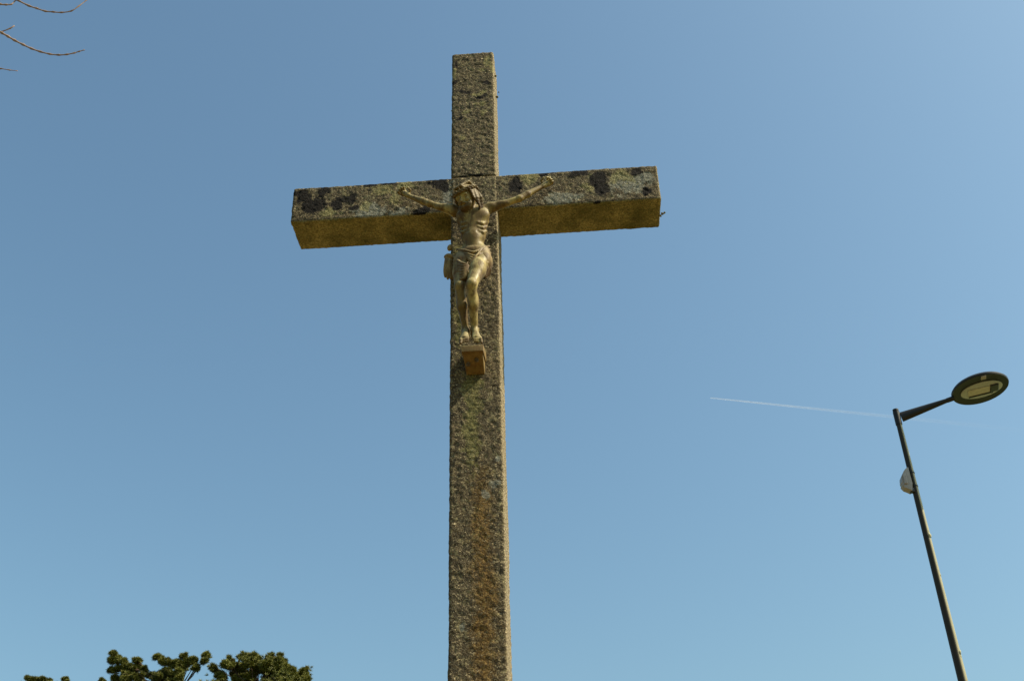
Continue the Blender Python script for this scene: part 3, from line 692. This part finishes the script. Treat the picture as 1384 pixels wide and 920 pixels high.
for pts, r in zip(tw, rads):
    P = [pts[0]]+[at(a+random.uniform(-.5, .5), b+random.uniform(-.6, .6), YT+.02*math.sin(a*.05)) for a, b in pts[1:]]; S_ = smoothp(P, 3)
    rad = [r*(1.5-.95*i/(len(S_)-1))*(1.55 if i % 3 == 0 else .95) for i in range(len(S_))]
    mb = MB(); mb.tube(S_, rad, 7)
    for i in range(6, len(S_)-1, 3):
        dd = nor(S_[i+1]-S_[i])*.010+np.array((0, 0, random.choice((-1, 1))*.009)); mb.tube([S_[i], S_[i]+dd], [r*.8, r*.35], 5)
    mb.build('twig', TWIG, bare, True)
mb = MB(); mb.tube([at(1, 43.5, YT), at(8, 41, YT), at(14, 38.5, YT), at(15.5, 37.5, YT), at(19.5, 35, YT)], [.0045, .0038, .0062, .005, .0045], 7); mb.build('twig', TWIG, bare, True)
made = 0
for k in range(400):
    if made >= 44: break
    s0 = P_ = np.array(TOP)+np.array((0, 0, -random.uniform(0, 2.5)))
    a = random.uniform(0, 6.283); L = random.uniform(1.2, 3.2); e = s0+np.array((math.cos(a)*L, math.sin(a)*L, random.uniform(.6, 2.6)))
    S_ = smoothp([s0, s0+(e-s0)*.5+np.array((0, 0, .25)), e, e+np.array((math.cos(a)*.5, math.sin(a)*.5, -.15))], 5)
    if not outside(S_): continue
    subs = []
    for j in range(7):
        b = S_[random.randint(5, len(S_)-1)]; dd = nor(RNG.normal(size=3)+np.array((0, 0, .3)))*random.uniform(.3, .8); T_ = smoothp([b, b+dd*.6+np.array((0, 0, -.05)), b+dd+np.array((0, 0, .1))], 3)
        if outside(T_): subs.append(T_)
    mb = MB(); mb.tube(S_, list(np.linspace(.035, .006, len(S_))), 7)
    for T_ in subs: mb.tube(T_, list(np.linspace(.008, .003, len(T_))), 5)
    mb.build('branch', TWIG, bare, True); made += 1

# ------------------------------------------------------------------ contrail, some kilometres up
g = N('ice_vapour')
a = g.attr('fade'); ns = g.map(g.noise(.004, 4, .6), .3, .7, .75, 1.15)
lw = g.n('ShaderNodeLayerWeight', i_Blend=.5).outputs['Facing']     # a round body of vapour is thinner at its rim
al = g.math('MULTIPLY', g.math('MULTIPLY', a, ns), g.math('POWER', g.map(lw, .0, 1., 1., .0), 1.6))
df = g.n('ShaderNodeBsdfDiffuse', i_Color=(.95, .95, .95)).outputs[0]; tl = g.n('ShaderNodeBsdfTranslucent', i_Color=(.95, .95, .95)).outputs[0]
wh = g.n('ShaderNodeMixShader'); g.put(wh.inputs[0], .5); g.put(wh.inputs[1], df); g.put(wh.inputs[2], tl)
mx = g.n('ShaderNodeMixShader'); g.put(mx.inputs[0], al); g.put(mx.inputs[1], g.n('ShaderNodeBsdfTransparent').outputs[0]); g.put(mx.inputs[2], wh.outputs[0])
g.t.links.new(mx.outputs[0], g.t.nodes['Material Output'].inputs['Surface']); g.t.nodes.remove(g.p)
YC = 12000.
p0 = at(960, 537.5, YC); p1 = at(1450, 588, YC*1.02); V = []; Fq = []; fade = []; nseg = 60; ns_ = 20; dv = nor(p1-p0); s1 = nor(np.cross(dv, (0, 0, 1))); s2 = np.cross(dv, s1)
for i in range(nseg+1):
    t = i/nseg; c = p0+(p1-p0)*t; r = 6+26*t**.8; fd = .28*(1-t)**1.6*(1-.45*t)
    for k in range(ns_):
        th = 2*math.pi*k/ns_; V.append(c+(s1*math.cos(th)+s2*math.sin(th))*r); fade.append(fd)
for i in range(nseg):
    for k in range(ns_): Fq.append((i*ns_+k, i*ns_+(k+1) % ns_, (i+1)*ns_+(k+1) % ns_, (i+1)*ns_+k))
ct = mesh('contrail', V, Fq, g.m, None, True, attrs={'fade': fade})
tag(ct, 'thin white contrail fading to the right behind the street lamp', 'contrail')
